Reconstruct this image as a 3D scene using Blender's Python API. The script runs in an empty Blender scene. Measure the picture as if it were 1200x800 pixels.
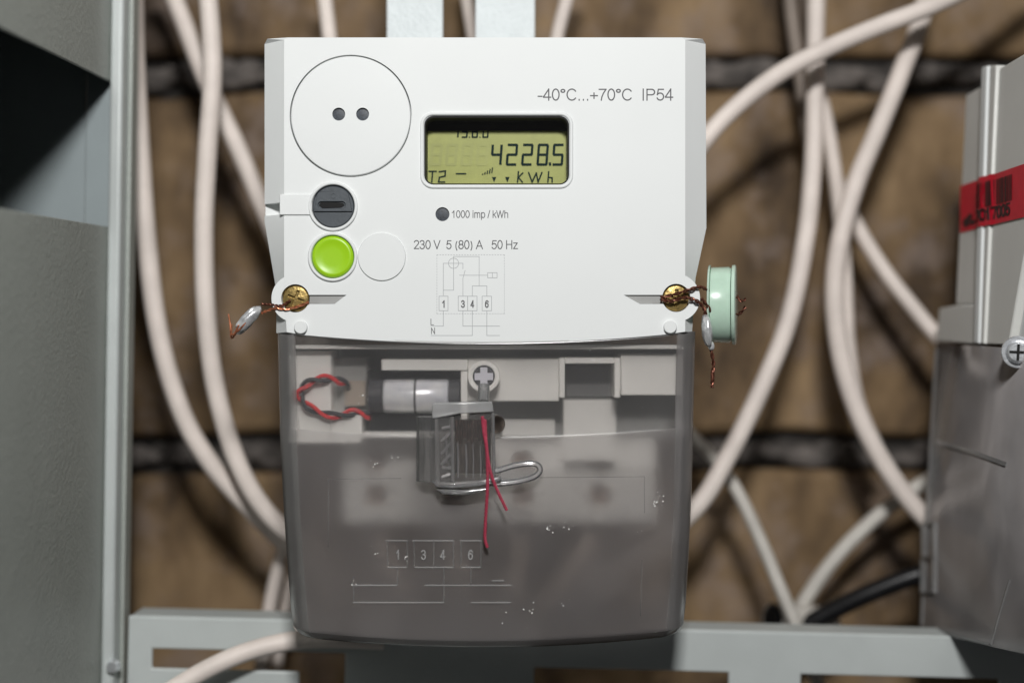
import bpy, bmesh, math, random
from mathutils import Vector, Matrix, noise
random.seed(7)
sc = bpy.context.scene
COL = sc.collection
R = math.radians

# ------------------------------------------------------------ camera, world, light, exposure
D = 0.5                 # camera to the meter's front plate (m)
S = 0.000325            # metres per photo pixel on that plate
cd = bpy.data.cameras.new('camera'); cam = bpy.data.objects.new('camera', cd); COL.objects.link(cam)
cam.location = (0, -D, 0); cam.rotation_euler = (R(90), 0, 0)
cd.sensor_width = 36; cd.lens = 36*D/(1200*S)
cd.clip_start = 0.01; cd.clip_end = 20
cd.dof.use_dof = True; cd.dof.focus_distance = D; cd.dof.aperture_fstop = 2.7
sc.camera = cam
w = bpy.data.worlds.new('World'); sc.world = w; w.use_nodes = True
w.node_tree.nodes['Background'].inputs[0].default_value = (0.95, 0.97, 1, 1)
w.node_tree.nodes['Background'].inputs[1].default_value = 0.03
ld = bpy.data.lights.new('flash', 'AREA'); lo = bpy.data.objects.new('flash', ld); COL.objects.link(lo)
lo.location = (0.02, -0.62, 0.335); ld.shape = 'RECTANGLE'; ld.size = 0.10; ld.size_y = 0.06
lo.rotation_euler = (Vector((0, 0, -0.01)) - Vector(lo.location)).to_track_quat('-Z', 'Y').to_euler()
ld.energy = 4.9; ld.color = (1, 0.992, 0.98)
sc.view_settings.view_transform = 'Standard'; sc.view_settings.look = 'None'
sc.view_settings.exposure = 0; sc.view_settings.gamma = 1
sc.render.engine = 'CYCLES'
sc.cycles.use_denoising = True
sc.cycles.max_bounces = 14; sc.cycles.transmission_bounces = 12; sc.cycles.transparent_max_bounces = 16
sc.cycles.diffuse_bounces = 4; sc.cycles.glossy_bounces = 5
sc.cycles.sample_clamp_indirect = 4; sc.cycles.blur_glossy = 0.3

# ------------------------------------------------------------ materials
def newmat(name):
    m = bpy.data.materials.new(name); m.use_nodes = True
    return m, m.node_tree, m.node_tree.nodes['Principled BSDF']
def mat(name, col, rough=0.5, metal=0, spec=0.5, var=0.06, vscale=60, bump=0.0, bscale=900, coat=0, trans=0, ior=1.45, sss=0):
    m, nt, p = newmat(name)
    N, L = nt.nodes, nt.links
    p.inputs['Roughness'].default_value = rough; p.inputs['Metallic'].default_value = metal
    p.inputs['Specular IOR Level'].default_value = spec; p.inputs['IOR'].default_value = ior
    p.inputs['Coat Weight'].default_value = coat
    p.inputs['Transmission Weight'].default_value = trans
    if sss:
        p.inputs['Subsurface Weight'].default_value = sss
        p.inputs['Subsurface Radius'].default_value = (1, 1, 1); p.inputs['Subsurface Scale'].default_value = 0.003
    tc = N.new('ShaderNodeTexCoord')
    n = N.new('ShaderNodeTexNoise'); n.inputs['Scale'].default_value = vscale; n.inputs['Detail'].default_value = 5
    L.new(tc.outputs['Object'], n.inputs['Vector'])
    r = N.new('ShaderNodeValToRGB')
    r.color_ramp.elements[0].position = 0.3; r.color_ramp.elements[1].position = 0.7
    r.color_ramp.elements[0].color = (*[c*(1-var) for c in col], 1)
    r.color_ramp.elements[1].color = (*[min(1, c*(1+var)) for c in col], 1)
    L.new(n.outputs[0], r.inputs[0]); L.new(r.outputs[0], p.inputs['Base Color'])
    if bump:
        b = N.new('ShaderNodeTexNoise'); b.inputs['Scale'].default_value = bscale; b.inputs['Detail'].default_value = 3
        L.new(tc.outputs['Object'], b.inputs['Vector'])
        bm_ = N.new('ShaderNodeBump'); bm_.inputs['Strength'].default_value = bump; bm_.inputs['Distance'].default_value = 0.0004
        L.new(b.outputs[0], bm_.inputs['Height']); L.new(bm_.outputs[0], p.inputs['Normal'])
    return m

M = {}
M['white'] = mat('white_plastic', (.765, .785, .78), .55, spec=.25, var=.018, vscale=18, bump=.06, bscale=2500)
M['white2'] = mat('white_inner_plastic', (.80, .79, .76), .5, var=.04)
M['side'] = mat('greyish_plastic', (.68, .68, .65), .4, var=.02, bump=.05, bscale=2500)
M['print'] = mat('grey_print', (.09, .09, .095), .6, var=.05)
M['printline'] = mat('pale_grey_print', (.36, .37, .38), .6, var=.08)
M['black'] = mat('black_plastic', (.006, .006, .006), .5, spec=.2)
M['lens'] = mat('smoked_lens', (.03, .038, .05), .45, var=.7, vscale=1200)
M['knob'] = mat('slate_plastic', (.060, .070, .080), .38, var=.12, vscale=300, bump=.1)
M['green'] = mat('lime_plastic', (.34, .62, .012), .33, var=.02, sss=.15)
M['lcd'] = mat('lcd_glass', (.37, .41, .125), .35, var=.07, vscale=220, spec=.3)
M['seg'] = mat('lcd_segment', (.006, .022, .022), .6, spec=.1)
M['ghost'] = mat('lcd_unlit_segment', (.352, .391, .119), .5)
M['brass'] = mat('aged_brass', (.42, .30, .11), .3, metal=.75, var=.4, vscale=500, bump=.3, bscale=900)
M['copper'] = mat('copper_wire', (.50, .19, .10), .35, metal=.7, var=.5, vscale=700)
M['oldcopper'] = mat('dark_copper_wire', (.15, .055, .035), .4, metal=.7, var=.5, vscale=700)
M['lead'] = mat('pressed_lead', (.78, .79, .81), .3, metal=.6, var=.25, vscale=400, bump=.7, bscale=450)
M['steel'] = mat('zinc_screw', (.75, .77, .80), .25, metal=.7, var=.2, vscale=300, bump=.2)
M['seal_green'] = mat('pale_green_plastic', (.55, .73, .60), .26, var=.14, vscale=70, sss=.5, coat=.2)
M['cable'] = mat('beige_cable', (.80, .715, .655), .5, var=.10, vscale=55, bump=.3, bscale=160)
M['cable_w'] = mat('grey_white_cable', (.60, .57, .52), .5, var=.12, vscale=90, bump=.1)
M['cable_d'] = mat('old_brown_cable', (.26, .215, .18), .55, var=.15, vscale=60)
M['cable_b'] = mat('black_cable', (.007, .007, .008), .35, var=.3, vscale=200, bump=.2)
M['paint_wall'] = mat('grey_green_paint', (.36, .385, .355), .42, var=.04, bump=.9, bscale=560)
M['paint'] = mat('pale_grey_paint', (.52, .555, .545), .38, var=.03, bump=.15, bscale=500)
M['paint_in'] = mat('blue_grey_paint', (.30, .345, .355), .4, var=.03, bump=.15, bscale=500)
M['bar'] = mat('white_powder_coat', (.62, .67, .68), .42, var=.05, bump=1, bscale=700)
M['dark'] = mat('dark_grey_plastic', (.04, .04, .045), .5, var=.2)
M['red_wire'] = mat('red_insulation', (.55, .03, .035), .4, var=.1)
M['thread'] = mat('crimson_thread', (.37, .04, .075), .7, var=.3, vscale=1500)
M['foil'] = mat('silver_battery_wrap', (.86, .88, .97), .3, metal=.35, var=.25, vscale=110)
M['brown'] = mat('brown_terminal_metal', (.20, .12, .08), .45, metal=.4, var=.3, vscale=200)
M['grey'] = mat('mid_grey_plastic', (.33, .33, .32), .5, var=.05)
M['sticker'] = mat('red_label_film', (.62, .003, .026), .42, var=.08, vscale=150)
M['ink'] = mat('black_ink', (.03, .004, .006), .5)
M['dust'] = mat('pale_dust', (.8, .79, .77), .8)

def clear_plastic(name, tint=.85, refr=.3, rrough=.2, haze=.1, hcol=(.6, .6, .6), grough=.15, ior=1.4, scratch=True, fres=1.45):
    m, nt, p = newmat(name); N, L = nt.nodes, nt.links
    N.remove(p)
    out = N['Material Output']
    t = N.new('ShaderNodeBsdfTransparent'); t.inputs[0].default_value = (tint, tint*.99, tint*.985, 1)
    rf = N.new('ShaderNodeBsdfRefraction'); rf.inputs[0].default_value = (tint, tint*.99, tint*.98, 1)
    rf.inputs['Roughness'].default_value = rrough; rf.inputs['IOR'].default_value = ior
    a = N.new('ShaderNodeMixShader'); a.inputs[0].default_value = refr
    L.new(t.outputs[0], a.inputs[1]); L.new(rf.outputs[0], a.inputs[2])
    d = N.new('ShaderNodeBsdfDiffuse'); d.inputs[0].default_value = (*hcol, 1)
    b = N.new('ShaderNodeMixShader')
    tc = N.new('ShaderNodeTexCoord'); nz = N.new('ShaderNodeTexNoise'); nz.inputs['Scale'].default_value = 30; nz.inputs['Detail'].default_value = 6
    L.new(tc.outputs['Object'], nz.inputs['Vector'])
    mr = N.new('ShaderNodeMapRange'); mr.inputs[1].default_value = .3; mr.inputs[2].default_value = .7
    mr.inputs[3].default_value = haze*.75; mr.inputs[4].default_value = haze*1.25
    L.new(nz.outputs[0], mr.inputs[0]); L.new(mr.outputs[0], b.inputs[0])
    L.new(a.outputs[0], b.inputs[1]); L.new(d.outputs[0], b.inputs[2])
    g = N.new('ShaderNodeBsdfGlossy'); g.inputs['Roughness'].default_value = grough
    fr = N.new('ShaderNodeFresnel'); fr.inputs[0].default_value = fres
    c = N.new('ShaderNodeMixShader'); L.new(fr.outputs[0], c.inputs[0]); L.new(b.outputs[0], c.inputs[1]); L.new(g.outputs[0], c.inputs[2])
    L.new(c.outputs[0], out.inputs[0])
    if scratch:
        n2 = N.new('ShaderNodeTexNoise'); n2.inputs['Scale'].default_value = 1200
        L.new(tc.outputs['Object'], n2.inputs['Vector'])
        bp = N.new('ShaderNodeBump'); bp.inputs['Strength'].default_value = .12; bp.inputs['Distance'].default_value = .0002
        L.new(n2.outputs[0], bp.inputs['Height'])
        for s in (g, rf): L.new(bp.outputs[0], s.inputs['Normal'])
    return m
M['cover_clear'] = clear_plastic('clear_cover_plastic', .988, .38, .24, .038, (.62, .62, .63))
M['cover_frost'] = clear_plastic('frosted_cover_plastic', .91, .66, .46, .115, (.58, .545, .545))
M['pane'] = clear_plastic('window_pane', .99, 0, 0, .002, grough=.04, scratch=False)
M['cover_edge'] = clear_plastic('cover_edge_plastic', .93, .4, .3, .17, (.62, .60, .60), grough=.12)
M['cover_side'] = clear_plastic('hazy_side_cover_plastic', .93, .5, .4, .32, (.68, .645, .645))
M['emboss'] = clear_plastic('embossed_plastic', .8, .3, .3, .33, (.70, .70, .70))
M['emboss_faint'] = clear_plastic('faint_embossed_plastic', .85, .3, .3, .13, (.7, .7, .7))
M['seal'] = clear_plastic('hazy_clear_plastic', .95, .25, .02, .15, (.85, .85, .85), grough=.10, scratch=False, fres=2.0)
M['seal_pane'] = clear_plastic('clear_seal_plastic', .97, .2, .02, .03, (.8, .8, .8), grough=.05, scratch=False)
def glass(name, col=(.97, .97, .97), rough=.04, ior=1.45, thru=.62):
    m, nt, p = newmat(name); N, L = nt.nodes, nt.links
    p.inputs['Base Color'].default_value = (*col, 1); p.inputs['Roughness'].default_value = rough
    p.inputs['Transmission Weight'].default_value = 1; p.inputs['IOR'].default_value = ior
    t = N.new('ShaderNodeBsdfTransparent'); t.inputs[0].default_value = (*col, 1)
    mx = N.new('ShaderNodeMixShader'); mx.inputs[0].default_value = thru
    L.new(p.outputs[0], mx.inputs[1]); L.new(t.outputs[0], mx.inputs[2]); L.new(mx.outputs[0], N['Material Output'].inputs[0])
    return m
M['glass'] = glass('clear_polycarbonate')
M['tint_glass'] = glass('smoky_polycarbonate', (.42, .37, .34), .10, thru=.15)
M['seal_edge'] = clear_plastic('bright_seal_edge', .96, .3, .02, .17, (.9, .9, .92), grough=.13, scratch=False, fres=2.3)  # pale haze helps imitate bright highlights along the seal's edges
M['barrel'] = clear_plastic('grey_clear_plastic', .84, .4, .1, .12, (.5, .5, .5), grough=.1, scratch=False, fres=1.6)

def wall_mat():
    m, nt, p = newmat('brown_masonry'); N, L = nt.nodes, nt.links
    p.inputs['Roughness'].default_value = .8
    tc = N.new('ShaderNodeTexCoord')
    n1 = N.new('ShaderNodeTexNoise'); n1.inputs['Scale'].default_value = 14; n1.inputs['Detail'].default_value = 6; n1.inputs['Roughness'].default_value = .6
    mp = N.new('ShaderNodeMapping'); mp.inputs['Scale'].default_value = (1.5, 1, .75)
    L.new(tc.outputs['Object'], mp.inputs[0]); L.new(mp.outputs[0], n1.inputs['Vector'])
    r = N.new('ShaderNodeValToRGB'); e = r.color_ramp.elements
    e[0].position = .36; e[0].color = (.062, .038, .020, 1); e[1].position = .68; e[1].color = (.37, .25, .135, 1)
    x = e.new(.5); x.color = (.20, .128, .064, 1)
    L.new(n1.outputs[0], r.inputs[0])
    n2 = N.new('ShaderNodeTexNoise'); n2.inputs['Scale'].default_value = 38; n2.inputs['Detail'].default_value = 7; n2.inputs['Roughness'].default_value = .65
    L.new(tc.outputs['Object'], n2.inputs['Vector'])
    r2 = N.new('ShaderNodeValToRGB'); r2.color_ramp.elements[0].position = .50; r2.color_ramp.elements[1].position = .66
    L.new(n2.outputs[0], r2.inputs[0])
    mx = N.new('ShaderNodeMix'); mx.data_type = 'RGBA'; mx.inputs[7].default_value = (.30, .235, .20, 1)
    mth = N.new('ShaderNodeMath'); mth.operation = 'MULTIPLY'; mth.inputs[1].default_value = .5
    L.new(r2.outputs[0], mth.inputs[0]); L.new(mth.outputs[0], mx.inputs[0]); L.new(r.outputs[0], mx.inputs[6])
    L.new(mx.outputs[2], p.inputs['Base Color'])
    b = N.new('ShaderNodeBump'); b.inputs['Strength'].default_value = .8; b.inputs['Distance'].default_value = .003
    L.new(n2.outputs[0], b.inputs['Height']); L.new(b.outputs[0], p.inputs['Normal'])
    return m
M['wall'] = wall_mat()
M['mortar'] = mat('sooty_mortar', (.045, .040, .036), .9, var=.6, vscale=45, bump=.8, bscale=120)

# ------------------------------------------------------------ helpers
def W(px, py, y=0.0):
    k = S*(D+y)/D
    return Vector(((px-600)*k, y, (400-py)*k))
def finish(me, smooth=35):
    for p in me.polygons: p.use_smooth = True
    try: me.set_sharp_from_angle(angle=R(smooth))
    except Exception: pass
def obj(name, me, m, parent=None, smooth=35, mats=None):
    if isinstance(me, bmesh.types.BMesh):
        bm = me; bmesh.ops.recalc_face_normals(bm, faces=bm.faces)
        me = bpy.data.meshes.new(name); bm.to_mesh(me); bm.free()
    for mm in (mats or [m]): me.materials.append(mm)
    finish(me, smooth)
    o = bpy.data.objects.new(name, me); COL.objects.link(o)
    if parent: o.parent = parent
    return o
def empty(name, label, cat, loc=(0, 0, 0), group=None):
    o = bpy.data.objects.new(name, None); COL.objects.link(o); o.location = loc; o.empty_display_size = .01
    tag(o, label, cat, group); return o
def tag(o, label, cat, group=None):
    o['label'] = label; o['category'] = cat
    if group: o['group'] = group
    return o
def reparent_offset(o, parent):     # mesh built in world coordinates, parent has an offset
    o.parent = parent; o.matrix_parent_inverse = parent.matrix_basis.inverted()
def loopbridge(bm, a, b):
    n = len(a)
    for i in range(n):
        bm.faces.new((a[i], a[(i+1) % n], b[(i+1) % n], b[i]))
def prism(bm, pts, y0, y1, pts1=None):      # pts: pixel outline; y0 front, y1 back
    a = [bm.verts.new(W0(p, y0)) for p in pts]; b = [bm.verts.new(W0(p, y1)) for p in (pts1 or pts)]
    bm.faces.new(a); bm.faces.new(b[::-1]); loopbridge(bm, a, b)
def W0(p, y): return Vector(((p[0]-600)*S, y, (400-p[1])*S))
def circ(cx, cy, r, n=48): return [(cx+r*math.cos(2*math.pi*i/n), cy+r*math.sin(2*math.pi*i/n)) for i in range(n)]
def rrect(x0, y0, x1, y1, r, n=6):
    o = []
    for (cx, cy, a0) in ((x1-r, y0+r, -90), (x1-r, y1-r, 0), (x0+r, y1-r, 90), (x0+r, y0+r, 180)):
        for i in range(n+1):
            a = R(a0+90*i/n); o.append((cx+r*math.cos(a), cy+r*math.sin(a)))
    return o
def ring(bm, cx, cy, ri, ro, y0, y1, n=48):
    L = [[bm.verts.new(W0(p, y)) for p in circ(cx, cy, r, n)] for (r, y) in ((ro, y1), (ro, y0), (ri, y0), (ri, y1))]
    for i in range(4): loopbridge(bm, L[i], L[(i+1) % 4])
def lathe_y(bm, cx, cy, prof, n=48):        # prof: (radius px, y) from back rim to front centre
    Ls = []
    for r, y in prof:
        Ls.append([bm.verts.new(W0((cx, cy), y))] if r == 0 else [bm.verts.new(W0(p, y)) for p in circ(cx, cy, r, n)])
    for a, b in zip(Ls, Ls[1:]):
        if len(b) == 1:
            for i in range(n): bm.faces.new((a[i], a[(i+1) % n], b[0]))
        elif len(a) == 1:
            for i in range(n): bm.faces.new((a[0], b[(i+1) % n], b[i]))
        else: loopbridge(bm, a, b)
    if len(Ls[0]) > 1: bm.faces.new(Ls[0])
def boxw(bm, x0, y0, z0, x1, y1, z1):
    v = [bm.verts.new((x, y, z)) for x in (x0, x1) for y in (y0, y1) for z in (z0, z1)]
    for f in ((0, 1, 3, 2), (4, 6, 7, 5), (0, 4, 5, 1), (2, 3, 7, 6), (0, 2, 6, 4), (1, 5, 7, 3)): bm.faces.new([v[i] for i in f])
def boxp(bm, x0, y0, x1, y1, ya, yb):       # pixel rectangle seen at its front depth ya
    a, b = W(x0, y1, ya), W(x1, y0, ya); boxw(bm, a.x, ya, a.z, b.x, yb, b.z)
def bevel(o, wd=.0003, seg=2, ang=30):
    m = o.modifiers.new('bevel', 'BEVEL'); m.width = wd; m.segments = seg; m.limit_method = 'ANGLE'; m.angle_limit = R(ang)
    m.use_clamp_overlap = True
    return o
def bake(o):
    dg = bpy.context.evaluated_depsgraph_get(); dg.update()
    me = bpy.data.meshes.new_from_object(o.evaluated_get(dg)); o.modifiers.clear(); o.data = me; finish(me, 30)
def cut(o, cbm):
    bmesh.ops.recalc_face_normals(cbm, faces=cbm.faces)
    me = bpy.data.meshes.new('c'); cbm.to_mesh(me); cbm.free(); c = bpy.data.objects.new('c', me); COL.objects.link(c)
    m = o.modifiers.new('b', 'BOOLEAN'); m.operation = 'DIFFERENCE'; m.object = c; m.solver = 'EXACT'
    bake(o); bpy.data.objects.remove(c)
def catmull(P, n=8):
    P = [Vector(p) for p in P]
    if len(P) < 3: return P
    Q = [2*P[0]-P[1]] + P + [2*P[-1]-P[-2]]; out = []
    for i in range(1, len(Q)-2):
        p0, p1, p2, p3 = Q[i-1:i+3]
        for k in range(n):
            t = k/n
            out.append(.5*((2*p1)+(p2-p0)*t+(2*p0-5*p1+4*p2-p3)*t*t+(3*p1-p0-3*p2+p3)*t**3))
    out.append(P[-1]); return out
def tube(bm, pts, r, n=12, cap=True):
    pts = [Vector(p) for p in pts]; rings = []; up = None
    for i, p in enumerate(pts):
        t = (pts[min(i+1, len(pts)-1)]-pts[max(i-1, 0)]).normalized()
        if up is None: up = t.orthogonal().normalized()
        u = (up - t*up.dot(t)).normalized(); up = u; v = t.cross(u)
        rr = r(i/(len(pts)-1)) if callable(r) else r
        rings.append([bm.verts.new(p+u*rr*math.cos(2*math.pi*k/n)+v*rr*math.sin(2*math.pi*k/n)) for k in range(n)])
    for a, b in zip(rings, rings[1:]): loopbridge(bm, a, b)
    if cap: bm.faces.new(rings[0]); bm.faces.new(rings[-1][::-1])
def twisted(bm, pts, r, off, turns, phases=(0, math.pi), n=7):
    C = catmull(pts, 14)
    for ph in phases:
        out = []
        for i, p in enumerate(C):
            t = (C[min(i+1, len(C)-1)]-C[max(i-1, 0)]).normalized(); u = t.cross(Vector((0, 1, 0))).normalized(); v = t.cross(u)
            a = ph+2*math.pi*turns*i/(len(C)-1); out.append(p+u*off*math.cos(a)+v*off*math.sin(a))
        tube(bm, out, r, n)
def strokes(bm, polys, wpx, fn, th=0.00005):    # flat ribbons in pixel space mapped by fn(px,py,proud)
    for P in polys:
        P = [tuple(p) for p in P]; closed = P[0] == P[-1] and len(P) > 2
        for a, b in zip(P, P[1:]):
            dx, dy = b[0]-a[0], b[1]-a[1]; l = math.hypot(dx, dy) or 1; dx /= l; dy /= l
            e = wpx/2*.98
            q = [(a[0]-dx*e-dy*e, a[1]-dy*e+dx*e), (b[0]+dx*e-dy*e, b[1]+dy*e+dx*e), (b[0]+dx*e+dy*e, b[1]+dy*e-dx*e), (a[0]-dx*e+dy*e, a[1]-dy*e-dx*e)]
            jit = random.random()*th*.15
            f = [bm.verts.new(fn(x, y, th+jit)) for x, y in q]; g = [bm.verts.new(fn(x, y, -th*.2)) for x, y in q]
            bm.faces.new(f); loopbridge(bm, f, g)
def arc(cx, cy, rx, ry, a0, a1, n=10):     # degrees, y up
    return [(cx+rx*math.cos(R(a0+(a1-a0)*i/n)), cy+ry*math.sin(R(a0+(a1-a0)*i/n))) for i in range(n+1)]
# grotesque letters as centre lines on a cap height of 1: glyph -> (advance, polylines)
GL = {
 '-': (.36, [[(.04, .34), (.30, .34)]]), '+': (.60, [[(.06, .40), (.54, .40)], [(.30, .16), (.30, .64)]]),
 '.': (.30, [[(.14, .0), (.14, .05)]]), ' ': (.30, []), '\u00b0': (.42, [arc(.2, .84, .13, .13, 0, 360, 14)]),
 '0': (.62, [arc(.31, .5, .235, .5, 0, 360, 24)]), '1': (.62, [[(.13, .72), (.26, .80), (.36, 1), (.36, 0)]]),
 '2': (.62, [arc(.31, .74, .225, .26, 165, -35, 12)+[(.08, .02), (.56, .02)]]),
 '3': (.62, [arc(.29, .76, .21, .24, 160, -80, 10)[:-1]+[(.27, .53)], [(.27, .53)]+arc(.30, .27, .235, .27, 85, -165, 12)]),
 '4': (.62, [[(.43, 0), (.43, 1), (.06, .30), (.06, .26), (.57, .26)]]),
 '5': (.62, [[(.53, .98), (.17, .98), (.10, .50)]+arc(.30, .32, .24, .32, 140, -155, 14)]),
 '6': (.62, [arc(.31, .32, .225, .32, 0, 360, 20), arc(.34, .5, .265, .5, 40, 185, 10)+[(.085, .34)]]),
 '7': (.62, [[(.07, .98), (.55, .98)]+[(.36, .60), (.26, .28), (.22, 0)]]),
 '8': (.62, [arc(.31, .755, .20, .235, 0, 360, 18), arc(.31, .265, .235, .265, 0, 360, 18)]),
 'C': (.80, [arc(.42, .5, .34, .5, 40, 320, 20)]), 'I': (.32, [[(.15, 0), (.15, 1)]]),
 'P': (.74, [[(.10, 0), (.10, .98), (.40, .98)]+arc(.42, .73, .22, .25, 90, -90, 10)+[(.10, .48)]]),
 'V': (.72, [[(.03, 1), (.35, 0), (.67, 1)]]), 'A': (.74, [[(.03, 0), (.36, 1), (.69, 0)], [(.13, .32), (.59, .32)]]),
 'H': (.80, [[(.10, 0), (.10, 1)], [(.66, 0), (.66, 1)], [(.10, .53), (.66, .53)]]), 'L': (.60, [[(.10, 1), (.10, 0), (.54, 0)]]),
 'N': (.80, [[(.10, 0), (.10, 1), (.64, 0), (.64, 1)]]), 'z': (.52, [[(.06, .70), (.44, .70), (.05, .02), (.47, .02)]]),
 'W': (1.02, [[(.03, 1), (.26, 0), (.49, 1), (.72, 0), (.95, 1)]]), 'k': (.54, [[(.09, 0), (.09, 1)], [(.46, .70), (.10, .33)], [(.22, .44), (.48, 0)]]),
 'h': (.60, [[(.09, 0), (.09, 1)], [(.09, .45)]+arc(.29, .48, .20, .24, 160, 0, 8)+[(.49, 0)]]),
 'i': (.26, [[(.12, 0), (.12, .72)], [(.12, .92), (.12, 1)]]), 'p': (.62, [[(.09, -.28), (.09, .72)], arc(.31, .36, .22, .37, 0, 360, 18)]),
 'm': (.90, [[(.09, 0), (.09, .72)], [(.09, .5)]+arc(.26, .50, .17, .22, 160, 0, 8)+[(.43, 0)], [(.43, .5)]+arc(.60, .50, .17, .22, 160, 0, 8)+[(.77, 0)]]),
 '/': (.32, [[(.02, -.02), (.27, 1.02)]]), '(': (.38, [arc(.42, .36, .28, .66, 128, 232, 10)]), ')': (.38, [arc(-.04, .36, .28, .66, 52, -52, 10)]),
}
def text(name, s, x0, x1, ybase, cap, fn, m, parent, wt=.115, proud=.00005):
    adv = 0; P = []
    for ch in s:
        a, L_ = GL[ch]
        P += [[(x+adv, y) for x, y in q_] for q_ in L_]; adv += a
    xa = min(x for q_ in P for x, y in q_); xb = max(x for q_ in P for x, y in q_)
    sx = (x1-x0-wt*abs(cap))/max(xb-xa, .001) if xb-xa > .02 else 0
    if len(s) == 1: sx = min(sx, abs(cap)*1.0) if sx else 0
    off = ((x1-x0)-(xb-xa)*sx)/2
    P = [[(x0+off+(x-xa)*sx, ybase-y*cap) for x, y in q_] for q_ in P]
    bm = bmesh.new(); strokes(bm, P, wt*abs(cap), fn, proud)
    return obj(name, bm, m, parent)
def front(px, py, pr=0): return W0((px, py), -pr)

# ------------------------------------------------------------ the setting: masonry wall
WY = .172
def wallpt(px, py): return W(px, py, WY)
bm = bmesh.new(); boxw(bm, -.62, WY+.012, -.5, .62, WY+.06, .5)
wall = obj('wall', bm, M['mortar']); wall['kind'] = 'structure'
bm = bmesh.new(); mr_ = random.Random(11)      # lumpy mortar squeezed out of the bed joints
for py in (87, 531):
    x = -40
    while x < 1260:
        c0 = W(x, py+mr_.uniform(-9, 9), WY+.006); k = mr_.uniform(.004, .009)
        bmesh.ops.create_icosphere(bm, subdivisions=2, radius=1, matrix=Matrix.Translation(c0) @ Matrix.Diagonal((k*1.6, .006, k*.8, 1)))
        x += mr_.uniform(9, 26)
lm = obj('mortar_lumps', bm, mat('grey_mortar', (.13, .115, .105), .9, var=.7, vscale=70, bump=.9, bscale=200), wall, 60); lm['kind'] = 'stuff'
rows = [(-330, 64), (110, 508), (555, 960)]
for ri, (ya, yb) in enumerate(rows):
    xs = [(-560, 142), (150, 1250), (1258, 1760)] if ri != 1 else [(-700, -180), (-172, 560), (568, 1280), (1288, 1900)]
    for xa, xb in xs:
        bm = bmesh.new()
        a, b = wallpt(xa, yb), wallpt(xb, ya)
        jx = lambda: random.uniform(-.0025, .0025)
        n = 6; F = []; 
        top = [(a.x+(b.x-a.x)*i/n, b.z+jx()) for i in range(n+1)]; bot = [(a.x+(b.x-a.x)*i/n, a.z+jx()) for i in range(n+1)]
        o_ = [(x, z) for x, z in top] + [(x, z) for x, z in bot[::-1]]
        f = [bm.verts.new((x, WY+random.uniform(0, .002), z)) for x, z in o_]; g = [bm.verts.new((x, WY+.0119, z)) for x, z in o_]
        bm.faces.new(f); bm.faces.new(g[::-1]); loopbridge(bm, f, g)
        bk = bevel(obj('block', bm, M['wall'], wall), .004, 2)

# ------------------------------------------------------------ left cabinet
cab = empty('metal_cabinet', 'grey-green textured metal cabinet side with an opening, left of the meters', 'cabinet')
XC, YB = -.1687, .05
def cabpanel(name, corners, m=M['paint_wall'], th=.0015):   # corners (y,z) on the X=XC plane
    bm = bmesh.new()
    a = [bm.verts.new((XC, y, z)) for y, z in corners]; b = [bm.verts.new((XC-th, y, z)) for y, z in corners]
    bm.faces.new(a); bm.faces.new(b[::-1]); loopbridge(bm, a, b)
    return bevel(obj(name, bm, m, cab), .0005, 3)
cabpanel('upper_panel', [(YB-.0005, .1055), (-.20, .0938), (-.20, .30), (YB-.0005, .30)])
cabpanel('lower_panel', [(YB-.0005, .0452), (-.20, .0365), (-.20, -.30), (YB-.0005, -.30)])
bm = bmesh.new(); boxw(bm, -.1797, YB, -.30, XC-.0002, YB+.002, .30); obj('back_strip', bm, M['paint_in'], cab)
bm = bmesh.new(); boxw(bm, -.30, YB+.0012, -.30, -.1803, YB+.003, .30); obj('back_plate', bm, M['paint_in'], cab)
bm = bmesh.new(); boxw(bm, -.302, -.20, -.30, -.30, YB, .30); obj('far_side', bm, M['paint_wall'], cab)
bm = bmesh.new(); boxw(bm, -.302, -.2025, -.302, XC, -.2005, .302); obj('added_front_panel', bm, M['paint_wall'], cab)  # unseen front, added so light enters only by the side opening
bm = bmesh.new(); boxw(bm, -.302, -.20, .3005, XC, YB, .302); obj('added_roof_panel', bm, M['paint_wall'], cab)  # unseen top, also added to keep the recess dark
bm = bmesh.new(); boxw(bm, -.302, -.20, -.302, XC, YB, -.3005); obj('added_floor_panel', bm, M['paint_wall'], cab)  # unseen bottom, added to close the box against stray light
bm = bmesh.new(); boxw(bm, XC+.0002, YB-.006, -.30, XC+.0056, YB+.006, .30); bevel(obj('corner_post', bm, M['paint'], cab), .0015, 3)
bm = bmesh.new(); boxw(bm, XC+.0058, YB+.002, -.30, XC+.0074, YB+.010, .30); obj('post_return', bm, M['paint_wall'], cab)
bm = bmesh.new(); p = W(138, 788, YB-.007)
bmesh.ops.create_cone(bm, cap_ends=True, segments=16, radius1=.003, radius2=.0022, depth=.003, matrix=Matrix.Translation(p) @ Matrix.Rotation(R(90), 4, 'X'))
obj('screw', bm, M['steel'], cab)
cab.rotation_euler = (0, R(.9), 0)

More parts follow.
